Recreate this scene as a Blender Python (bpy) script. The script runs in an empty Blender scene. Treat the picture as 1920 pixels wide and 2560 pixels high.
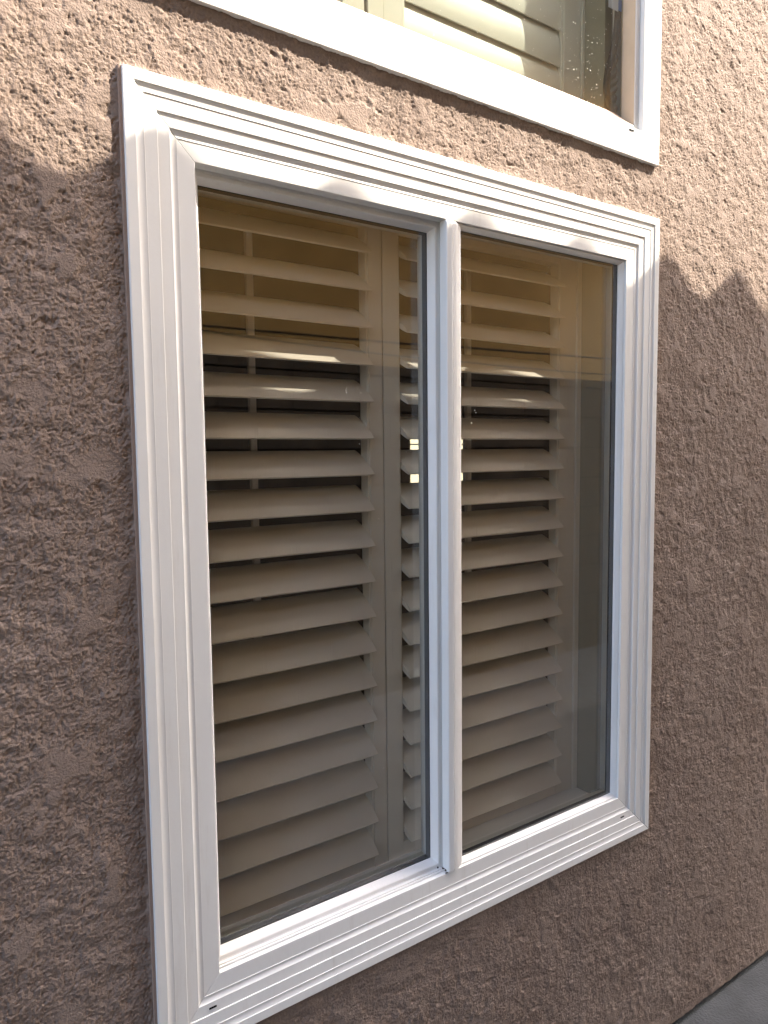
import bpy, bmesh, math
import numpy as np
from mathutils import Vector, Matrix

sc = bpy.context.scene
# ------------------------------------------------------------------ camera
F_PX, YAW, PITCH, ROLL = 1820.912, 0.6103287, -0.0805280, -0.0109580
CAM = Vector((-0.303845, -1.036738, 0.921945))
c_, s_ = math.cos, math.sin
Fv = Vector((s_(YAW)*c_(PITCH), c_(YAW)*c_(PITCH), s_(PITCH)))
Rv = Vector((c_(YAW), -s_(YAW), 0)); Uv = Rv.cross(Fv)
R2 = c_(ROLL)*Rv + s_(ROLL)*Uv; U2 = -s_(ROLL)*Rv + c_(ROLL)*Uv
cd = bpy.data.cameras.new('camera'); cam = bpy.data.objects.new('camera', cd)
sc.collection.objects.link(cam)
cam.matrix_world = Matrix(((R2.x, U2.x, -Fv.x, CAM.x), (R2.y, U2.y, -Fv.y, CAM.y), (R2.z, U2.z, -Fv.z, CAM.z), (0, 0, 0, 1)))
cd.sensor_fit = 'VERTICAL'; cd.sensor_height = 36.0; cd.lens = F_PX/2560*36.0
cd.clip_start = 0.02; cd.clip_end = 500
sc.camera = cam
# ------------------------------------------------------------------ world, sun, exposure
SUNV = Vector((1.7, -1.0, 2.35)).normalized()
w = bpy.data.worlds.new('World'); sc.world = w; w.use_nodes = True
nt = w.node_tree; bg = nt.nodes['Background']
sky = nt.nodes.new('ShaderNodeTexSky'); sky.sky_type = 'NISHITA'; sky.sun_disc = False
sky.sun_elevation = math.asin(SUNV.z); sky.sun_rotation = math.atan2(SUNV.x, SUNV.y)
nt.links.new(sky.outputs[0], bg.inputs[0]); bg.inputs[1].default_value = 0.15
sky.dust_density = 4.0; sky.ozone_density = 0.7; sky.air_density = 1.0
sl = bpy.data.lights.new('sun', 'SUN'); sl.energy = 2.0; sl.angle = math.radians(0.30); sl.color = (1.0, 0.90, 0.75)
so = bpy.data.objects.new('sun', sl); sc.collection.objects.link(so)
so.rotation_euler = (-SUNV).to_track_quat('-Z', 'Y').to_euler(); so.location = (3, -3, 6)
sc.view_settings.view_transform = 'Standard'; sc.view_settings.look = 'None'
sc.view_settings.gamma = 1.0; sc.view_settings.use_curve_mapping = False
sc.view_settings.exposure = 3.0
sc.render.engine = 'CYCLES'
sc.cycles.max_bounces = 14; sc.cycles.transparent_max_bounces = 16; sc.cycles.glossy_bounces = 6
sc.cycles.diffuse_bounces = 6

# ------------------------------------------------------------------ helpers
COL = sc.collection
def link(name, me, mat=None, parent=None):
    o = bpy.data.objects.new(name, me); COL.objects.link(o)
    if mat is not None and me is not None: me.materials.append(mat)
    if parent is not None: o.parent = parent
    return o
def thing(name, label, cat, group=None, kind=None):
    o = bpy.data.objects.new(name, None); COL.objects.link(o); o.empty_display_size = .05
    return tag(o, label, cat, group, kind)
def tag(o, label=None, cat=None, group=None, kind=None):
    if label: o['label'] = label
    if cat: o['category'] = cat
    if group: o['group'] = group
    if kind: o['kind'] = kind
    return o
def box_bm(bm, x0, x1, y0, y1, z0, z1, bev=0.0):
    v = [bm.verts.new((x, y, z)) for x in (x0, x1) for y in (y0, y1) for z in (z0, z1)]
    fs = [bm.faces.new([v[i] for i in q]) for q in ((0,1,3,2),(4,6,7,5),(0,4,5,1),(2,3,7,6),(0,2,6,4),(1,5,7,3))]
    if bev > 0:
        es = list({e for f in fs for e in f.edges})
        bmesh.ops.bevel(bm, geom=es, offset=bev, segments=2, affect='EDGES', profile=.6)
def bm_mesh(bm, name):
    bmesh.ops.recalc_face_normals(bm, faces=bm.faces)
    me = bpy.data.meshes.new(name); bm.to_mesh(me); bm.free(); return me
def box(name, b, mat, parent=None, bev=0.0):
    bm = bmesh.new(); box_bm(bm, *b, bev=bev); return link(name, bm_mesh(bm, name), mat, parent)
def boxes(name, bs, mat, parent=None, bev=0.0):
    bm = bmesh.new()
    for b in bs: box_bm(bm, *b, bev=bev)
    return link(name, bm_mesh(bm, name), mat, parent)
def rail_mesh(rect, prof, side, gap=0.0):
    """closed profile [(o,y)] swept along one side of rect with mitred ends"""
    x0, x1, z0, z1 = rect; bm = bmesh.new(); A = []; B = []
    for o, y in prof:
        if side == 'b': a, b = (x0+o+gap, y, z0+o), (x1-o-gap, y, z0+o)
        if side == 't': a, b = (x0+o+gap, y, z1-o), (x1-o-gap, y, z1-o)
        if side == 'l': a, b = (x0+o, y, z0+o+gap), (x0+o, y, z1-o-gap)
        if side == 'r': a, b = (x1-o, y, z0+o+gap), (x1-o, y, z1-o-gap)
        A.append(bm.verts.new(a)); B.append(bm.verts.new(b))
    n = len(prof)
    for i in range(n): bm.faces.new((A[i], A[(i+1) % n], B[(i+1) % n], B[i]))
    bm.faces.new(A); bm.faces.new(B[::-1])
    return bm_mesh(bm, 'rail')
def frame(name, rect, prof, mat, parent, sides='btlr', gap=0.0):
    return [link(name, rail_mesh(rect, prof, s, gap), mat, parent) for s in sides]
def frame_joined(name, rect, prof, mat, parent, sides='btlr'):
    bm = bmesh.new()
    for s in sides:
        m = rail_mesh(rect, prof, s); bm.from_mesh(m)
    return link(name, bm_mesh(bm, name), mat, parent)
def pane(name, x0, x1, y, z0, z1, mat, parent):
    me = bpy.data.meshes.new(name)
    me.from_pydata([(x0,y,z0),(x1,y,z0),(x1,y,z1),(x0,y,z1)], [], [(0,1,2,3)])
    return link(name, me, mat, parent)

# ------------------------------------------------------------------ materials
def mat(name, col, rough=.5, spec=.5, bump=None, var=None, grime=False):
    m = bpy.data.materials.new(name); m.use_nodes = True; n = m.node_tree.nodes; L = m.node_tree.links
    p = n['Principled BSDF']; p.inputs['Base Color'].default_value = (*col, 1); p.inputs['Roughness'].default_value = rough
    p.inputs['Specular IOR Level'].default_value = spec
    tc = n.new('ShaderNodeTexCoord')
    if var:                                   # (scale, amount) gentle mottling
        t = n.new('ShaderNodeTexNoise'); t.inputs['Scale'].default_value = var[0]; t.inputs['Detail'].default_value = 6
        L.new(tc.outputs['Object'], t.inputs['Vector'])
        mx = n.new('ShaderNodeMix'); mx.data_type = 'RGBA'
        mr = n.new('ShaderNodeMapRange'); mr.inputs[1].default_value = .3; mr.inputs[2].default_value = .7
        L.new(t.outputs['Fac'], mr.inputs[0]); L.new(mr.outputs[0], mx.inputs[0])
        a = [v*(1-var[1]) for v in col]; b = [min(1, v*(1+var[1])) for v in col]
        mx.inputs[6].default_value = (*a, 1); mx.inputs[7].default_value = (*b, 1)
        L.new(mx.outputs[2], p.inputs['Base Color'])
        m['mix'] = 1
    if grime:                                 # faint vertical dust runs and specks
        src = p.inputs['Base Color'].links[0].from_socket
        mp = n.new('ShaderNodeMapping'); mp.inputs['Scale'].default_value = (60, 60, 5); L.new(tc.outputs['Object'], mp.inputs[0])
        g1 = n.new('ShaderNodeTexNoise'); g1.inputs['Scale'].default_value = 1.0; g1.inputs['Detail'].default_value = 9; g1.inputs['Roughness'].default_value = .7
        L.new(mp.outputs[0], g1.inputs['Vector'])
        r1 = n.new('ShaderNodeMapRange'); r1.inputs[1].default_value = .56; r1.inputs[2].default_value = .80; r1.inputs[4].default_value = .30
        L.new(g1.outputs['Fac'], r1.inputs[0])
        m2 = n.new('ShaderNodeMix'); m2.data_type = 'RGBA'; L.new(r1.outputs[0], m2.inputs[0]); L.new(src, m2.inputs[6]); m2.inputs[7].default_value = (.50, .44, .36, 1)
        L.new(m2.outputs[2], p.inputs['Base Color'])
    if bump:                                  # (scale, distance)
        t = n.new('ShaderNodeTexNoise'); t.inputs['Scale'].default_value = bump[0]; t.inputs['Detail'].default_value = 8
        L.new(tc.outputs['Object'], t.inputs['Vector'])
        b = n.new('ShaderNodeBump'); b.inputs['Distance'].default_value = bump[1]; b.inputs['Strength'].default_value = 1
        L.new(t.outputs['Fac'], b.inputs['Height']); L.new(b.outputs[0], p.inputs['Normal'])
    return m
M_VINYL = mat('white_vinyl', (.81, .80, .78), .38, .5, var=(3.0, .04), bump=(18, .0004), grime=True)
M_VINYL_UP = mat('white_vinyl_flat', (.76, .75, .725), .42, .5, var=(3.0, .02), bump=(25, .0003))
M_VINYL_IN = mat('inner_vinyl', (.68, .71, .70), .35, .5)
M_SEAL = mat('black_spacer', (.008, .009, .011), .45, .4)
M_BEAD_TINT = mat('warm_light_tint_bead', (.58, .44, .30), .4, .4, var=(30, .05))  # tan puts the warm light of the shaded reveal into the bead colour
M_SHUT = mat('shutter_paint', (.72, .69, .63), .45, .45, var=(6, .03), bump=(60, .0002))
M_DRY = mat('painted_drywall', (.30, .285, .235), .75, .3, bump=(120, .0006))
M_SILL = mat('painted_stool', (.80, .82, .83), .45, .5)
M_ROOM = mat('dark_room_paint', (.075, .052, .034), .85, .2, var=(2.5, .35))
M_SLOT = mat('slot_black', (.004, .004, .004), .8, .1)
M_CAULK = mat('painted_sealant', (.34, .235, .18), .6, .3, bump=(90, .002))
M_RUBBER = mat('black_rubber', (.018, .020, .022), .4, .5)
M_PLEAT = mat('grey_pleated_film', (.20, .19, .17), .5, .5, var=(60, .3))
M_BLUE_PIECE = mat('flat_blue', (.10, .22, .60), .6, .3)
M_PALE_PIECE = mat('flat_pale_blue', (.62, .66, .78), .6, .3)
M_BLOCK = mat('grey_block', (.105, .090, .068), .9, .2, var=(5, .22), bump=(60, .003))
M_MORTAR = mat('dark_mortar', (.03, .025, .02), .95, .1)
M_NWALL = mat('yellow_tan_stucco', (.70, .50, .20), .9, .2, var=(4, .06), bump=(70, .003))
M_TILE = mat('terracotta_tile', (.38, .20, .12), .8, .3, var=(8, .2))
M_WOOD = mat('eave_board', (.30, .22, .15), .7, .3)
M_PALE = mat('pale_yellow_wall', (.34, .33, .23), .9, .2)
M_GRAVEL = mat('pale_gravel', (.17, .17, .165), .95, .2, var=(25, .25), bump=(60, .01))
M_EARTH = mat('bare_earth', (.12, .10, .075), .95, .1, var=(2, .2))
M_DIRT = mat('dried_droplets', (.85, .82, .74), .6, .4)
M_DARKBITS = mat('dark_bits', (.06, .045, .035), .8, .2)
M_CABLE = mat('black_cable', (.05, .04, .03), .6, .4)

def concrete_mat():
    m = mat('walk_concrete', (.085, .087, .088), .9, .25, var=(14, .16), bump=(140, .004)); return m
M_CONC = concrete_mat()

def glass_mat(name, tint, k=1.9, haze=.0):
    m = bpy.data.materials.new(name); m.use_nodes = True; n = m.node_tree.nodes; L = m.node_tree.links
    n.remove(n['Principled BSDF']); out = n['Material Output']
    tr = n.new('ShaderNodeBsdfTransparent'); tr.inputs[0].default_value = (*tint, 1)
    gl = n.new('ShaderNodeBsdfGlossy'); gl.inputs['Roughness'].default_value = 0.0; gl.inputs[0].default_value = (1, 1, 1, 1)
    # two-sided Schlick reflectance of a thin sheet (k = number of surfaces it stands for)
    ge = n.new('ShaderNodeNewGeometry'); dt = n.new('ShaderNodeVectorMath'); dt.operation = 'DOT_PRODUCT'
    L.new(ge.outputs['Normal'], dt.inputs[0]); L.new(ge.outputs['Incoming'], dt.inputs[1])
    def M(op, a, b):
        q = n.new('ShaderNodeMath'); q.operation = op
        for i, v in enumerate((a, b)):
            if v is None: continue
            if isinstance(v, (int, float)): q.inputs[i].default_value = v
            else: L.new(v, q.inputs[i])
        return q.outputs[0]
    f = M('POWER', M('SUBTRACT', 1.0, M('ABSOLUTE', dt.outputs['Value'], None)), 5.0)
    f = M('MULTIPLY', M('ADD', M('MULTIPLY', f, .96), .04), k)
    mu = n.new('ShaderNodeMath'); mu.operation = 'MINIMUM'; mu.inputs[1].default_value = 1.0; L.new(f, mu.inputs[0])
    mx = n.new('ShaderNodeMixShader'); L.new(mu.outputs[0], mx.inputs[0]); L.new(tr.outputs[0], mx.inputs[1]); L.new(gl.outputs[0], mx.inputs[2])
    res = mx.outputs[0]
    if haze > 0:                              # thin film of dust, streaky
        tc = n.new('ShaderNodeTexCoord'); mp = n.new('ShaderNodeMapping'); mp.inputs['Scale'].default_value = (9, 9, 1.6)
        L.new(tc.outputs['Object'], mp.inputs[0])
        t = n.new('ShaderNodeTexNoise'); t.inputs['Scale'].default_value = 2.2; t.inputs['Detail'].default_value = 7; t.inputs['Roughness'].default_value = .7
        L.new(mp.outputs[0], t.inputs['Vector'])
        mr = n.new('ShaderNodeMapRange'); mr.inputs[1].default_value = .35; mr.inputs[2].default_value = .75; mr.inputs[3].default_value = haze*.3; mr.inputs[4].default_value = haze
        L.new(t.outputs['Fac'], mr.inputs[0])
        df = n.new('ShaderNodeBsdfDiffuse'); df.inputs[0].default_value = (.6, .57, .5, 1)
        m2 = n.new('ShaderNodeMixShader'); L.new(mr.outputs[0], m2.inputs[0]); L.new(res, m2.inputs[1]); L.new(df.outputs[0], m2.inputs[2]); res = m2.outputs[0]
    L.new(res, out.inputs[0]); return m
M_GLASS = glass_mat('window_glass', (.985, .98, .955), 2.7, .004)
M_GLASS_UP = glass_mat('upper_window_glass', (.79, .83, .78), 2.7, .005)
M_GLASS2 = glass_mat('inner_glass', (.98, .975, .96), 2.2, 0)

def stucco_mat():
    m = bpy.data.materials.new('brown_stucco'); m.use_nodes = True; n = m.node_tree.nodes; L = m.node_tree.links
    p = n['Principled BSDF']; p.inputs['Roughness'].default_value = .82; p.inputs['Specular IOR Level'].default_value = .25
    tc = n.new('ShaderNodeTexCoord')
    t = n.new('ShaderNodeTexNoise'); t.inputs['Scale'].default_value = 3.2; t.inputs['Detail'].default_value = 8; t.inputs['Roughness'].default_value = .6
    L.new(tc.outputs['Object'], t.inputs['Vector'])
    r = n.new('ShaderNodeValToRGB'); r.color_ramp.elements[0].position = .3; r.color_ramp.elements[1].position = .72
    r.color_ramp.elements[0].color = (.262, .196, .160, 1); r.color_ramp.elements[1].color = (.308, .236, .195, 1)
    L.new(t.outputs['Fac'], r.inputs[0])
    mp = n.new('ShaderNodeMapping'); mp.inputs['Scale'].default_value = (7, 7, .9); L.new(tc.outputs['Object'], mp.inputs[0])
    t3 = n.new('ShaderNodeTexNoise'); t3.inputs['Scale'].default_value = 1.0; t3.inputs['Detail'].default_value = 7; L.new(mp.outputs[0], t3.inputs['Vector'])
    mr = n.new('ShaderNodeMapRange'); mr.inputs[1].default_value = .45; mr.inputs[2].default_value = .75; mr.inputs[3].default_value = 0; mr.inputs[4].default_value = .35
    L.new(t3.outputs['Fac'], mr.inputs[0])
    mx = n.new('ShaderNodeMix'); mx.data_type = 'RGBA'; L.new(mr.outputs[0], mx.inputs[0]); L.new(r.outputs[0], mx.inputs[6]); mx.inputs[7].default_value = (.235, .165, .125, 1)
    t4 = n.new('ShaderNodeTexNoise'); t4.inputs['Scale'].default_value = 230; t4.inputs['Detail'].default_value = 3; L.new(tc.outputs['Object'], t4.inputs['Vector'])
    m4 = n.new('ShaderNodeMapRange'); m4.inputs[1].default_value = .3; m4.inputs[2].default_value = .7; m4.inputs[3].default_value = .86; m4.inputs[4].default_value = 1.12; L.new(t4.outputs['Fac'], m4.inputs[0])
    vm = n.new('ShaderNodeVectorMath'); vm.operation = 'SCALE'; L.new(mx.outputs[2], vm.inputs[0]); L.new(m4.outputs[0], vm.inputs['Scale'])
    L.new(vm.outputs[0], p.inputs['Base Color'])
    t2 = n.new('ShaderNodeTexNoise'); t2.inputs['Scale'].default_value = 380; t2.inputs['Detail'].default_value = 4
    L.new(tc.outputs['Object'], t2.inputs['Vector'])
    b = n.new('ShaderNodeBump'); b.inputs['Distance'].default_value = .0014; L.new(t2.outputs['Fac'], b.inputs['Height']); L.new(b.outputs[0], p.inputs['Normal'])
    return m
M_STUCCO = stucco_mat()

# ------------------------------------------------------------------ numpy stucco relief
rng = np.random.default_rng(7)
def bandnoise(nz, nx, d, lx, lz, sharp=1.0, angle=0.0):
    fz = np.fft.fftfreq(nz, d)[:, None]; fx = np.fft.rfftfreq(nx, d)[None, :]
    ca, sa = math.cos(angle), math.sin(angle)
    u = (fx*ca + fz*sa)*lx; v = (-fx*sa + fz*ca)*lz
    k = np.sqrt(u*u + v*v)
    flt = np.exp(-((k-1.0)**2)/(2*(.45/sharp)**2))
    W = np.fft.rfft2(rng.standard_normal((nz, nx)))*flt
    a = np.fft.irfft2(W, s=(nz, nx)); return a/a.std()
GX0, GX1, GZ0, GZ1 = -.47, 2.12, -.585, 2.2
D = .0018
NZ, NX = int((GZ1-GZ0)/D)+2, int((GX1-GX0)/D)+2
def fractal(nz, nx, d, lmin, lmax, slope, ax=1.0, az=1.0, ang=0.0):
    fz = np.fft.fftfreq(nz, d)[:, None]; fx = np.fft.rfftfreq(nx, d)[None, :]
    ca, sa = math.cos(ang), math.sin(ang)
    k = np.sqrt(((fx*ca+fz*sa)*ax)**2 + ((-fx*sa+fz*ca)*az)**2) + 1e-9
    flt = k**(-slope)*np.exp(-(k*lmin)**6)*(1-np.exp(-(k*lmax)**4))
    a = np.fft.irfft2(np.fft.rfft2(rng.standard_normal((nz, nx)))*flt, s=(nz, nx)); return a/a.std()
sand = fractal(NZ, NX, D, .0031, .0072, .2)
grit = fractal(NZ, NX, D, .0036, .013, .9, 1.0, .8, math.radians(-25))
mid = fractal(NZ, NX, D, .008, .05, 1.6)
low = bandnoise(NZ, NX, D, .17, .17, .7)
vlow = bandnoise(NZ, NX, D, .6, .6, 1.0)
pit = fractal(NZ, NX, D, .007, .05, 1.3, 1.9, .75, math.radians(-22))
reg = fractal(NZ, NX, D, .014, .16, 1.7)
pits = np.clip(.75*sand+.55*grit-.05, 0, 2.2)
H = .0008 - pits*.00132 + np.clip(-sand-.9, 0, 1.6)*.0005 + mid*.00042 + low*.00040 + vlow*.0005
ledge = np.tanh((reg+.1)*5)*.00040            # edges of overlapping float passes
H += ledge
patch = np.clip((reg - 1.25 + .25*mid)*5, 0, 1)
cap = .0012 + low*.0003 + sand*.00010 + mid*.00015
H = H*(1-patch) + cap*patch
region = np.clip(vlow*.7+low*.4+.5, 0, 1)
H -= np.clip(pit-1.75, 0, 1.5)*.0019*(.35+.65*region)
H = np.clip(H, -.0040, .0042)
xx = GX0+np.arange(NX)*D; zz = GZ0+np.arange(NZ)*D
for r_ in ((0.0, 1.2, 0.0, 1.448), (-.004, 1.192, 1.564, 2.95)):   # stucco swells unevenly where it meets the trims
    dx = np.maximum(np.maximum(r_[0]-xx, xx-r_[1]), 0)[None, :]; dz = np.maximum(np.maximum(r_[2]-zz, zz-r_[3]), 0)[:, None]
    dd = np.sqrt(dx*dx+dz*dz); H += np.exp(-(dd/.006)**2)*(.0012+.0009*mid.clip(-1.5, 1.5))
def sampleH(xs, zs):
    fx = (xs-GX0)/D; fz = (zs-GZ0)/D
    ix = np.clip(fx.astype(int), 0, NX-2); iz = np.clip(fz.astype(int), 0, NZ-2); ax = (fx-ix)[None, :]; az = (fz-iz)[:, None]
    return (H[iz][:, ix]*(1-ax)+H[iz][:, ix+1]*ax)*(1-az)+(H[iz+1][:, ix]*(1-ax)+H[iz+1][:, ix+1]*ax)*az
WALL_Y = .0105
LW = (0.0, 1.2, 0.0, 1.448)             # lower window outer rect
UW = (-.004, 1.1920, 1.5640, 2.95)        # upper window outer rect
def grid_wall(parent):
    xs = [GX0]
    while xs[-1] < GX1: xs.append(xs[-1] + .0016 + .0008*max(0, min(1, (xs[-1]+.1)/1.8)))
    xs = np.array(xs); zs = np.arange(GZ0, GZ1, .0019)
    h = sampleH(xs, zs); X, Z = np.meshgrid(xs, zs)
    # ragged bottom weep edge
    edge = np.clip((Z-GZ0)/.006, 0, 1); Y = WALL_Y - h + (1-edge)*.006
    nz, nx = X.shape; co = np.stack([X, Y, Z], -1).reshape(-1, 3)
    idx = np.arange(nz*nx).reshape(nz, nx)
    q = np.stack([idx[:-1, :-1], idx[:-1, 1:], idx[1:, 1:], idx[1:, :-1]], -1).reshape(-1, 4)
    cx = (X[:-1, :-1]+X[1:, 1:]).reshape(-1)/2; cz = (Z[:-1, :-1]+Z[1:, 1:]).reshape(-1)/2
    keep = np.ones(len(q), bool)
    for r in (LW, UW):
        keep &= ~((cx > r[0]+.006) & (cx < r[1]-.006) & (cz > r[2]+.006) & (cz < r[3]-.006))
    q = q[keep]; used = np.unique(q); remap = np.full(nz*nx, -1); remap[used] = np.arange(len(used))
    q = remap[q]; co = co[used]
    me = bpy.data.meshes.new('stucco_surface'); me.vertices.add(len(co)); me.vertices.foreach_set('co', co.astype(np.float32).ravel())
    me.loops.add(q.size); me.loops.foreach_set('vertex_index', q.ravel().astype(np.int32))
    me.polygons.add(len(q)); me.polygons.foreach_set('loop_start', np.arange(0, q.size, 4, dtype=np.int32))
    me.polygons.foreach_set('use_smooth', np.ones(len(q), bool))
    me.update(calc_edges=True)
    return link('stucco_surface', me, M_STUCCO, parent)

# ================================================================== SETTING
g = pane('ground', 0, 0, 0, 0, 0, None, None); bpy.data.objects.remove(g)
def flat(name, x0, x1, y0, y1, z, m, kind='structure'):
    me = bpy.data.meshes.new(name); me.from_pydata([(x0,y0,z),(x1,y0,z),(x1,y1,z),(x0,y1,z)], [], [(0,1,2,3)])
    return tag(link(name, me, m), kind=kind)
flat('ground', -120, 120, -120, 120, -.612, M_EARTH)
o = box('concrete_walk', (-6, 12, -1.67, .05, -.70, -.600), M_CONC); tag(o, kind='structure')
me = bpy.data.meshes.new('gravel_strip'); me.from_pydata([(-6,-1.672,-.598),(12,-1.672,-.598),(12,-2.16,-.43),(-6,-2.16,-.43)], [], [(0,1,2,3)])
tag(link('gravel_strip', me, M_GRAVEL), kind='structure')

house = thing('house_wall', 'rough brown stucco house wall around and between the two white windows', 'wall')
grid_wall(house)
B = .012
boxes('wall_panel', [(-4, GX0, B, .03, -.585, 3.5), (GX1, 8, B, .03, -.585, 3.5), (GX0, GX1, B, .03, GZ1+.75, 3.5),
                     (GX0, UW[0], B, .03, GZ1, GZ1+.75), (UW[1], GX1, B, .03, GZ1, GZ1+.75)], M_STUCCO, house)
box('foundation', (-4, 8, .040, .16, -.70, -.5), mat('foundation_concrete', (.16, .15, .14), .9, .2), house)
# drywall lined wall thickness with the two openings, then the dark room behind
OX0, OX1 = -.06, 1.085
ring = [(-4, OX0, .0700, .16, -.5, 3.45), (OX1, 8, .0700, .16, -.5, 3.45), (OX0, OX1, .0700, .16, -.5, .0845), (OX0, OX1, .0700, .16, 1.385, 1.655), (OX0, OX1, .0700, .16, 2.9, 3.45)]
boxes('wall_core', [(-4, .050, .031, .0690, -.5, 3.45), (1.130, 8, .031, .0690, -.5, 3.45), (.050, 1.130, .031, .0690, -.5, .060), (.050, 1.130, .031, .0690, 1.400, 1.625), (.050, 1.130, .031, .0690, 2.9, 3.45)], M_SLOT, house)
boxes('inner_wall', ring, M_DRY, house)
box('window_stool', (OX0, OX1, .0705, .20, .0850, .0885), M_SILL, house)
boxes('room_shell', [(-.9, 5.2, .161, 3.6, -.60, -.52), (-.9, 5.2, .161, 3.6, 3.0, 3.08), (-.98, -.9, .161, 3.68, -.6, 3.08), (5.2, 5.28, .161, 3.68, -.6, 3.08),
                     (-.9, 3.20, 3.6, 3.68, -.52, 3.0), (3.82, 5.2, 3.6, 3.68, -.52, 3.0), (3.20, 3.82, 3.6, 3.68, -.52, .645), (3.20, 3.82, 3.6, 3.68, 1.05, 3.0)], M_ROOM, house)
boxes('far_muntin', [(3.50, 3.515, 3.63, 3.65, .645, 1.05), (3.2, 3.82, 3.63, 3.65, .985, .995)], M_VINYL, house)
box('sealant_bead', (-.0045, .0015, .0045, .012, .0, 1.449), M_CAULK, house, bev=.0015)

# ================================================================== LOWER WINDOW
lw = thing('sliding_window', 'white sliding window with grooved picture frame trim and two tall panes, below the other window', 'window')
def arc(p0, p1, n, sag):
    (a, b), (c, d) = p0, p1; out = []
    for i in range(1, n):
        t = i/n; L = math.hypot(c-a, d-b); nx, ny = (d-b)/L, -(c-a)/L
        k = sag*4*t*(1-t); out.append((a+(c-a)*t+nx*k, b+(d-b)*t+ny*k))
    return out
CAS = [(0, .030), (0, .0010), (.0004, .0003), (.0012, 0), (.0152, .0007), (.0156, .0010), (.0157, .0018)]
CAS += arc((.0157, .0018), (.0268, .0034), 6, -.0007) + [(.0268, .0034), (.0273, .0032), (.0277, .0034), (.0279, .0042),
        (.0464, .0052), (.0469, .0056), (.0471, .0071), (.0640, .0082), (.0645, .0081), (.0649, .0083), (.0650, .0090)]
CAS += arc((.0650, .0090), (.0752, .0112), 6, -.0013) + [(.0752, .0112), (.0757, .0110), (.0760, .0112), (.0761, .0118), (.1018, .0128), (.1023, .0131), (.1026, .0137), (.1026, .030)]
for s in 'btlr':
    link('trim_rail', rail_mesh(LW, CAS, s, .0005), M_VINYL, lw)
# liner behind the trim: head, jambs and sliding track
LIN = [(.060, .0302), (.1020, .0302), (.1020, .060), (.060, .060)]
frame_joined('frame_liner', LW, LIN, M_VINYL, lw)
boxes('track', [(.1030, .5725, .0210, .0228, .1027, .1062), (.1030, .5725, .0290, .0350, .1024, .1048)], M_VINYL, lw)
# sliding sash
RS = (0.0, .681, 0.0, 1.448)
SASH = [(.0975, .0365), (.0985, .0355), (.1055, .0355), (.1060, .0362), (.1072, .0362), (.1076, .0355), (.1125, .0355), (.1140, .0368), (.1185, .0478), (.1200, .0505), (.1200, .0520), (.0975, .0520)]
sash = frame_joined('sash', RS, SASH, M_VINYL, lw)
frame_joined('glass_spacer', RS, [(.1175, .0522), (.1212, .0522), (.1212, .0655), (.1175, .0655)], M_SEAL, sash)
frame_joined('inner_sash_frame', RS, [(.1208, .0657), (.1222, .0680), (.1222, .0760), (.1160, .0800), (.1160, .0865), (.0900, .0865), (.0900,.0657)], M_VINYL_IN, sash)
pane('glass_pane', .119, .562, .0524, .119, 1.329, M_GLASS, sash)
pane('glass_pane', .119, .562, .0654, .119, 1.329, M_GLASS2, sash)
# fixed light on the right
RF = (.5105, 1.2, 0.0, 1.448)
STOP = [(.1034, .0300), (.1034, .0188), (.1040, .0182), (.1052, .0184), (.1106, .0245), (.1115, .0262), (.1115, .0300)]
for s in 'btr': link('glazing_stop', rail_mesh((.49, 1.2, 0, 1.448) if s in 'bt' else RF, STOP, s, .0002), M_VINYL, lw)
frame_joined('glass_spacer', RF, [(.1060, .0303), (.1122, .0303), (.1122, .0440), (.1060, .0440)], M_SEAL, lw)
frame_joined('inner_frame', RF, [(.0980, .0605), (.0980, .0442), (.1118, .0442), (.1130, .0460), (.1130, .0540), (.1000, .0560), (.1000, .0682), (.0620, .0682), (.0620, .0605)], M_VINYL_IN, lw)
pane('glass_pane', .6195, 1.0895, .0306, .1108, 1.3372, M_GLASS, lw)
pane('glass_pane', .6195, 1.0895, .0438, .1108, 1.3372, M_GLASS2, lw)
# fluted meeting cover between the panes
MUL = [(.5742, .0300), (.5740, .0120), (.5752, .0100), (.5855, .0086), (.5868, .0092), (.5876, .0112), (.5884, .0112), (.5892, .0095), (.5975, .0097), (.5990, .0104), (.5998, .0126),
       (.6030, .0128), (.6046, .0136), (.6052, .0155), (.6098, .0158), (.6110, .0170), (.6120, .0190), (.6165, .0205), (.6190, .0235), (.6205, .0302)]
def mullion():
    bm = bmesh.new(); rows = []
    for z, dy in ((.1030, .0022), (.1045, .0), (1.3395, .0), (1.3425, .0008), (1.3446, .0030)):
        rows.append([bm.verts.new((x, min(.0304, y+dy), z)) for x, y in MUL])
    n = len(MUL)
    for a, b in zip(rows[:-1], rows[1:]):
        for i in range(n): bm.faces.new((a[i], a[(i+1) % n], b[(i+1) % n], b[i]))
    bm.faces.new(rows[0]); bm.faces.new(rows[-1][::-1])
    return link('mullion_cover', bm_mesh(bm, 'mullion_cover'), M_VINYL, lw)
mullion()
box('mullion_core', (.5835, .6180, .0306, .0855, .1030, 1.3440), M_VINYL_IN, lw)
boxes('weep_slot', [(.0815, .0935, .0064, .0085, .0548, .0572)], M_SLOT, lw)
boxes('weep_slot', [(1.1010, 1.1120, .0064, .0085, .0548, .0572)], M_SLOT, lw)
boxes('corner_dark_bits', [(.5722, .5742, .0180, .0300, .1032, .1062), (.5680, .5735, .0125, .0150, .1027, .1036), (.5640, .5666, .033, .0352, .1050, .1078)], M_DARKBITS, lw, bev=.0004)  # small dark blocks at the foot of the mullion cover

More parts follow.
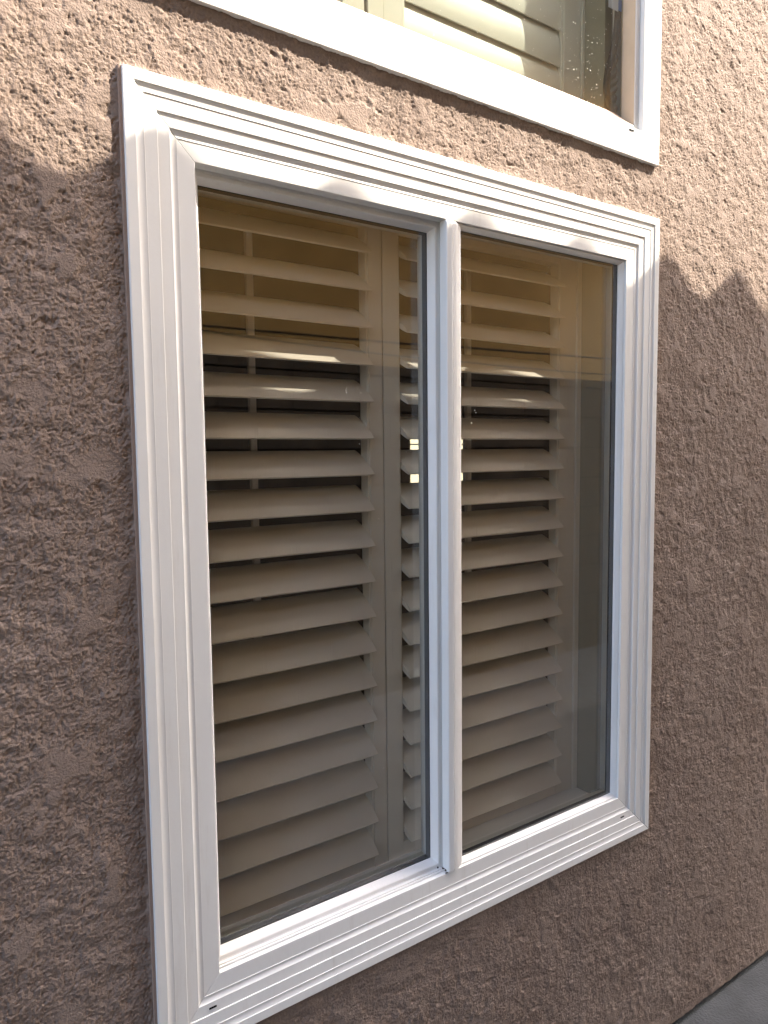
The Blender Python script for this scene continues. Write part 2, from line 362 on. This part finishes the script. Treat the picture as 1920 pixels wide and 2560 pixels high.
# ================================================================== UPPER WINDOW
uw = thing('fixed_window', 'upper white window with plain flat frame and inner beads tinted for warm light and reflection, sunlit closed shutters behind', 'window')
UF = [(0, .030), (0, .0006), (.0006, 0), (.0600, 0), (.0606, .0006), (.0606, .030)]
for s in 'blrt': link('frame_rail', rail_mesh(UW, UF, s, .0000), M_VINYL_UP, uw)
UST = [(.0612, .030), (.0612, .0130), (.0622, .0118), (.0745, .0112), (.0755, .0118), (.0755, .030)]
UST2 = [(.0612, .030), (.0612, .0130), (.0622, .0118), (.0725, .0112), (.0735, .0118), (.0735, .030)]
for s in 'lrt': link('glazing_stop', rail_mesh(UW, UST, s, .0002), M_VINYL_UP, uw)
link('glazing_stop', rail_mesh(UW, UST2, 'b', .0002), M_VINYL_UP, uw)
UBD = [(.0758, .048), (.0758, .0140), (.0764, .0132), (.0778, .0250), (.0790, .0420), (.0790, .048)]
UBB = [(.0738, .048), (.0738, .0140), (.0746, .0132), (.0900, .0290), (.1045, .0420), (.1045, .048)]
for s in 'lrt': link('glazing_bead', rail_mesh(UW, UBD, s, .0002), M_BEAD_TINT, uw)
link('glazing_bead', rail_mesh(UW, UBB, 'b', .0002), mat('reflection_tint_bead', (.40, .285, .225), .45, .3), uw)  # pinkish tint puts the stucco's reflection into the bottom bead colour
frame_joined('inner_frame', UW, [(.0500, .0600), (.0800, .0600), (.0810, .0692), (.0500, .0692)], M_VINYL_IN, uw)
pane('glass_pane', UW[0]+.078, UW[1]-.078, .0440, UW[2]+.078, UW[3]-.078, M_GLASS_UP, uw)
box('weep_slot', (1.0830, 1.0990, -.0010, .0006, 1.6165, 1.6190), M_SLOT, uw)
# loose weatherstrip sagging inside the lower right corner of the glass
def ribbon(name, pts, wid, m, parent, thick=.0012, y0=.050):
    bm = bmesh.new(); P = [Vector((x, y0, z)) for x, z in pts]; fr = []
    for i, p in enumerate(P):
        t = (P[min(i+1, len(P)-1)]-P[max(i-1, 0)]).normalized(); nrm = Vector((t.z, 0, -t.x))
        fr.append([bm.verts.new(p + nrm*wid/2*a + Vector((0, b, 0))) for a, b in ((-1, 0), (-.4, -.0012), (.4, -.0012), (1, 0), (1, .009), (-1, .009))])
    for a, b in zip(fr[:-1], fr[1:]):
        for i in range(6): bm.faces.new((a[i], a[(i+1) % 6], b[(i+1) % 6], b[i]))
    bm.faces.new(fr[0]); bm.faces.new(fr[-1][::-1])
    o = link(name, bm_mesh(bm, name), m, parent)
    for p in o.data.polygons: p.use_smooth = True
    return o
def smooth_path(ctrl, n=8):
    out = []
    for i in range(len(ctrl)-1):
        p0 = ctrl[max(i-1, 0)]; p1 = ctrl[i]; p2 = ctrl[i+1]; p3 = ctrl[min(i+2, len(ctrl)-1)]
        for k in range(n):
            t = k/n
            out.append(tuple(.5*((2*p1[j])+(-p0[j]+p2[j])*t+(2*p0[j]-5*p1[j]+4*p2[j]-p3[j])*t*t+(-p0[j]+3*p1[j]-3*p2[j]+p3[j])*t**3) for j in (0, 1)))
    out.append(ctrl[-1]); return out
rib = smooth_path([(1.112, 2.30), (1.112, 1.98), (1.108, 1.875), (1.098, 1.815), (1.079, 1.760), (1.073, 1.722), (1.083, 1.690), (1.104, 1.664), (1.114, 1.650)])
ws = ribbon('loose_weatherstrip', rib, .0125, M_RUBBER, uw)
def pleats():
    bm = bmesh.new(); rows = []
    for k in range(60):
        t = k/59; z = 1.855 - t*.190
        xr = 1.1135
        # left edge follows the ribbon
        xl = min(rib, key=lambda p: abs(p[1]-z))[0]+.003
        row = []
        for j in range(9):
            a = j/8; x = xl+(xr-xl)*a; y = .0575 + .0022*math.sin(t*52+a*2.2+math.sin(t*9)*1.3) + .0012*math.sin(t*21+a*5)
            row.append(bm.verts.new((x, y, z - .010*(1-a)+.004*math.sin(a*3+t*7))))
        rows.append(row)
    for a, b in zip(rows[:-1], rows[1:]):
        for j in range(8): bm.faces.new((a[j], a[j+1], b[j+1], b[j]))
    o = link('pleated_liner', bm_mesh(bm, 'pleated_liner'), M_PLEAT, uw)
    md = o.modifiers.new('t', 'SOLIDIFY'); md.thickness = .001
pleats()
tp = thing('blue_pale_swatch', 'small blue and pale swatch in the upper right glass corner', 'tape')  # small blue piece beside a pale one, just behind the glass
box('blue_piece', (1.102, 1.1135, .0478, .0484, 1.893, 1.96), M_BLUE_PIECE, tp)
box('pale_piece', (1.068, 1.1016, .0476, .0481, 1.889, 1.96), M_PALE_PIECE, tp)

# dried drops and dust specks on the glass
def specks(name, n, x0, x1, y, z0, z1, parent, seed, m, r0=.0004, r1=.0011, clusters=None):
    r = np.random.default_rng(seed); V = []; Fc = []
    for i in range(n):
        if clusters is not None and r.random() < .7:
            c = clusters[r.integers(len(clusters))]; x, z = c[0]+r.normal()*c[2], c[1]+r.normal()*c[2]
        else: x, z = r.uniform(x0, x1), r.uniform(z0, z1)
        if not (x0 < x < x1 and z0 < z < z1): continue
        s = r.uniform(r0, r1)*(1.6 if r.random() < .08 else 1); b = len(V)
        for k in range(6): V.append((x+s*math.cos(k*1.047), y, z+s*1.2*math.sin(k*1.047)))
        V.append((x, y-s*.4, z))
        for k in range(6): Fc.append((b+k, b+(k+1) % 6, b+6))
    me = bpy.data.meshes.new(name); me.from_pydata(V, [], Fc)
    return tag(link(name, me, m, parent), kind='stuff')
specks('dried_drops', 34, .13, .55, .0521, .14, 1.31, sash, 3, M_DIRT, clusters=[(.50, .92, .03), (.40, 1.06, .03), (.46, .3, .04)])
specks('dried_drops', 30, .64, 1.08, .0303, .13, 1.33, lw, 4, M_DIRT, clusters=[(.66, .98, .03), (.75, .6, .04), (.9, 1.3, .05)])
specks('dried_drops', 260, .4, 1.11, .0437, 1.66, 2.2, uw, 5, M_DIRT, .0003, .0009, clusters=[(.98, 1.73, .05), (.9, 1.76, .06), (1.02, 1.80, .04), (.7, 1.8, .08)])

# ================================================================== SHUTTERS
def louver_mesh(length, chord, th, name='louver'):
    n = 9; prof = []
    for i in range(n):
        t = -1+2*i/(n-1); prof.append((t*chord/2, th/2*(1-abs(t)**2.2)*.86+th*.14))
    prof = prof + [(a, -b) for a, b in prof[::-1]]
    bm = bmesh.new(); A = [bm.verts.new((0, a, b)) for a, b in prof]; Bv = [bm.verts.new((length, a, b)) for a, b in prof]
    m = len(prof)
    for i in range(m):
        f = bm.faces.new((A[i], A[(i+1) % m], Bv[(i+1) % m], Bv[i])); f.smooth = i not in (n-1, m-1)
    A2 = [bm.verts.new(v.co) for v in A]; B2 = [bm.verts.new(v.co) for v in Bv]
    bm.faces.new(A2); bm.faces.new(B2[::-1])
    me = bm_mesh(bm, name); me.materials.append(M_SHUT)
    for e in me.edges:
        pass
    try: me.set_sharp_from_angle(angle=math.radians(40))
    except Exception: pass
    return me
def shutter(label, x0, x1, xl0, xl1, z0, z1, rail_b, rail_t, tips, pitch, tilt, chord, s, rod_x, group):
    t = thing('plantation_shutter', label, 'shutter', group)
    d = .028
    box('stile', (x0, xl0, s, s+d, z0, z1), M_SHUT, t, bev=.0012)
    box('stile', (xl1, x1, s, s+d, z0, z1), M_SHUT, t, bev=.0012)
    for a, b in ((xl0, xl0+.0035), (xl1-.0035, xl1)):
        box('bead', (a-.001, b, s+.0025, s+d-.002, z0+rail_b, z1-rail_t), M_SHUT, t, bev=.001)
    box('bottom_rail', (xl0+.0005, xl1-.0005, s+.001, s+d-.001, z0, z0+rail_b), M_SHUT, t, bev=.0012)
    box('top_rail', (xl0+.0005, xl1-.0005, s+.001, s+d-.001, z1-rail_t, z1), M_SHUT, t, bev=.0012)
    me = louver_mesh(xl1-xl0-.010, chord, .0105)
    cy = s+.013
    for i, zt in enumerate(tips):
        o = link('louver', me, None, t)
        jit = math.sin(i*2.7+x0*9)*.006
        o.rotation_euler = (tilt+jit, 0, 0); o.location = (xl0+.005, cy, zt + chord/2*math.sin(tilt))
    if rod_x:
        zz = [z0+rail_b+.03, z1-rail_t-.03]
        box('tilt_rod', (rod_x-.0065, rod_x+.0065, cy+chord/2*math.cos(tilt)+.004, cy+chord/2*math.cos(tilt)+.014, zz[0], zz[1]), M_SHUT, t, bev=.002)
    return t
GS = 'plantation shutter panels behind the windows'
tips = [1.292-.0685*i for i in range(18)]
TILT = math.radians(34)
SH = .130
shutter('left white louvred shutter panel behind the sliding pane of the lower window', -.012, .5118, .046, .4812, .0905, 1.372, .030, .022, tips, .0685, TILT, .083, SH, .2635, GS)
shutter('right white louvred shutter panel behind the fixed pane of the lower window', .5148, 1.0690, .552, 1.0140, .0905, 1.372, .030, .022, tips, .0685, TILT, .083, SH, .781, GS)
sf = thing('shutter_frame', 'thin white strip frame around the lower pair of louvred shutters', 'frame')
boxes('frame_strip', [(1.0705, 1.0848, SH-.004, SH+.028, .089, 1.384), (-.0598, -.0135, SH-.004, SH+.028, .089, 1.384), (-.0134, 1.0704, SH-.004, SH+.028, 1.3735, 1.384)], M_SHUT, sf, bev=.001)
utips = [1.7085+.0772*i for i in range(15)]
UT = math.radians(83)
shutter('closed louvred shutter panel behind the upper window, lit by sun', .5235, 1.0745, .571, 1.0200, 1.672, 2.88, .037, .03, utips, .0772, UT, .086, SH, None, GS)
shutter('left shutter panel behind the upper window, only its stile in view', -.03, .4805, .02, .4330, 1.672, 2.88, .037, .03, utips, .0772, UT, .086, SH, None, GS)
uf = thing('shutter_frame', 'white post and strips framing the shutters behind the upper window', 'frame')
boxes('frame_strip', [(.4865, .5215, SH-.003, SH+.03, 1.668, 2.89), (1.0765, 1.0848, SH-.004, SH+.028, 1.668, 2.89), (-.058, -.032, SH-.004, SH+.028, 1.668, 2.89)], M_SHUT, uf, bev=.001)

# ================================================================== ACROSS THE SIDE YARD (seen in the glass, casts the shade)
bw = thing('block_wall', 'grey concrete block garden wall mirrored in the lower half of the glass', 'wall')
BY = -2.15
box('mortar_bed', (-2.95, 6.6, BY-.14, BY-.012, -.70, 1.345), M_MORTAR, bw)
bmb = bmesh.new(); box_bm(bmb, 0, .392, -.012, 0, 0, .190, bev=.003); bme = bm_mesh(bmb, 'block'); bme.materials.append(M_BLOCK)
for r in range(9):
    z = 1.345-.2*(r+1)+.005
    for c in range(24):
        x = -2.95+.4*c+(.2 if r % 2 else 0)
        if x+.39 > 6.6: continue
        o = link('block', bme, None, bw); o.location = (x, BY+.0004*((r*7+c*3) % 5), z)
bmb = bmesh.new(); box_bm(bmb, 0, .396, -.17, .010, 0, .05, bev=.005); cme = bm_mesh(bmb, 'cap_block'); cme.materials.append(M_BLOCK)
for c in range(23):
    o = link('cap_block', cme, None, bw); o.location = (-2.95+.4*c, BY, 1.346)

nh = thing('neighbour_house', 'neighbouring tan stucco house with scalloped tile eave, mirrored in the upper glass', 'house')
EX0, EX1 = -1.45, 5.7
EY = -0.80
EXT = .067+1.7*(.01-EY); CR = 1.378+2.35*(.01-EY)
AMP = .040
boxes('house_body', [(-3.6, 6.6, -6.0, -2.80, -.61, 3.6)], M_NWALL, nh)
box('fascia', (EX0, EX1, EY-.06, EY-.03, CR-.30, CR-2*AMP-.045), M_WOOD, nh)
pit_ = math.radians(20)
bmr = bmesh.new()
v = [bmr.verts.new(p) for p in ((EX0, EY-.03, CR-2*AMP-.045), (EX1, EY-.03, CR-2*AMP-.045), (EX1, EY-3.2, CR-2*AMP-.045+3.17*math.tan(pit_)), (EX0, EY-3.2, CR-2*AMP-.045+3.17*math.tan(pit_)))]
v2 = [bmr.verts.new(p.co+Vector((0, 0, -.06))) for p in v]
bmr.faces.new(v); bmr.faces.new(v2[::-1])
for i in range(4): bmr.faces.new((v[i], v[(i+1) % 4], v2[(i+1) % 4], v2[i]))
link('roof_deck', bm_mesh(bmr, 'roof_deck'), M_WOOD, nh)
PW = .296
def tile_mesh():
    bm = bmesh.new(); n = 14; rows = []
    for y in (0, -.44):
        for dz in (0, -.014):
            rows.append([bm.verts.new((PW*(k/n-.5)*1.0, y*math.cos(pit_), AMP*math.cos(2*math.pi*(k/n-.5))-AMP+dz-y*math.sin(pit_))) for k in range(n+1)])
    for a, b in ((0, 2), (1, 3), (0, 1), (2, 3)):
        for k in range(n): bm.faces.new((rows[a][k], rows[a][k+1], rows[b][k+1], rows[b][k]))
    for k in (0, n): bm.faces.new((rows[0][k], rows[1][k], rows[3][k], rows[2][k]))
    me = bm_mesh(bm, 'roof_tile'); me.materials.append(M_TILE); return me
tme = tile_mesh(); k0 = math.ceil((EX0-EXT)/PW); k1 = math.floor((EX1-EXT)/PW)
for r in range(7):
    for k in range(k0, k1+1):
        o = link('roof_tile', tme, None, nh)
        o.location = (EXT+PW*k, EY-.38*r*math.cos(pit_), CR+.38*r*math.sin(pit_)+.004*(r > 0))

def cable(name, pts, r, label):
    cu = bpy.data.curves.new(name, 'CURVE'); cu.dimensions = '3D'; cu.bevel_depth = r; cu.bevel_resolution = 2
    sp = cu.splines.new('POLY'); sp.points.add(len(pts)-1)
    for i, p_ in enumerate(pts): sp.points[i].co = (*p_, 1)
    tmp = bpy.data.objects.new('tmp', cu); COL.objects.link(tmp)
    me = bpy.data.meshes.new_from_object(tmp.evaluated_get(bpy.context.evaluated_depsgraph_get())); bpy.data.objects.remove(tmp)
    return tag(link(name, me, M_CABLE), label, 'cable', 'utility cables over the garden wall')
def sag(x0, x1, z0, z1, y, s): return [(x0+(x1-x0)*t/24, y, z0+(z1-z0)*t/24-s*4*(t/24)*(1-t/24)) for t in range(25)]
cable('utility_cable', sag(-.5, 6.5, 1.58, 1.66, BY-.30, .03), .006, 'upper thin dark cable mirrored in the glass above the block wall')
cable('utility_cable', sag(-.5, 6.5, 1.66, 1.56, BY-.34, .11), .005, 'lower sagging dark cable mirrored in the glass above the block wall')

gw = box('garden_wall', (3.5, 10, 6.5, 6.7, -.61, 1.9), M_PALE)
tag(gw, 'pale yellow sunlit wall glimpsed through the far window of the dark room', 'wall')
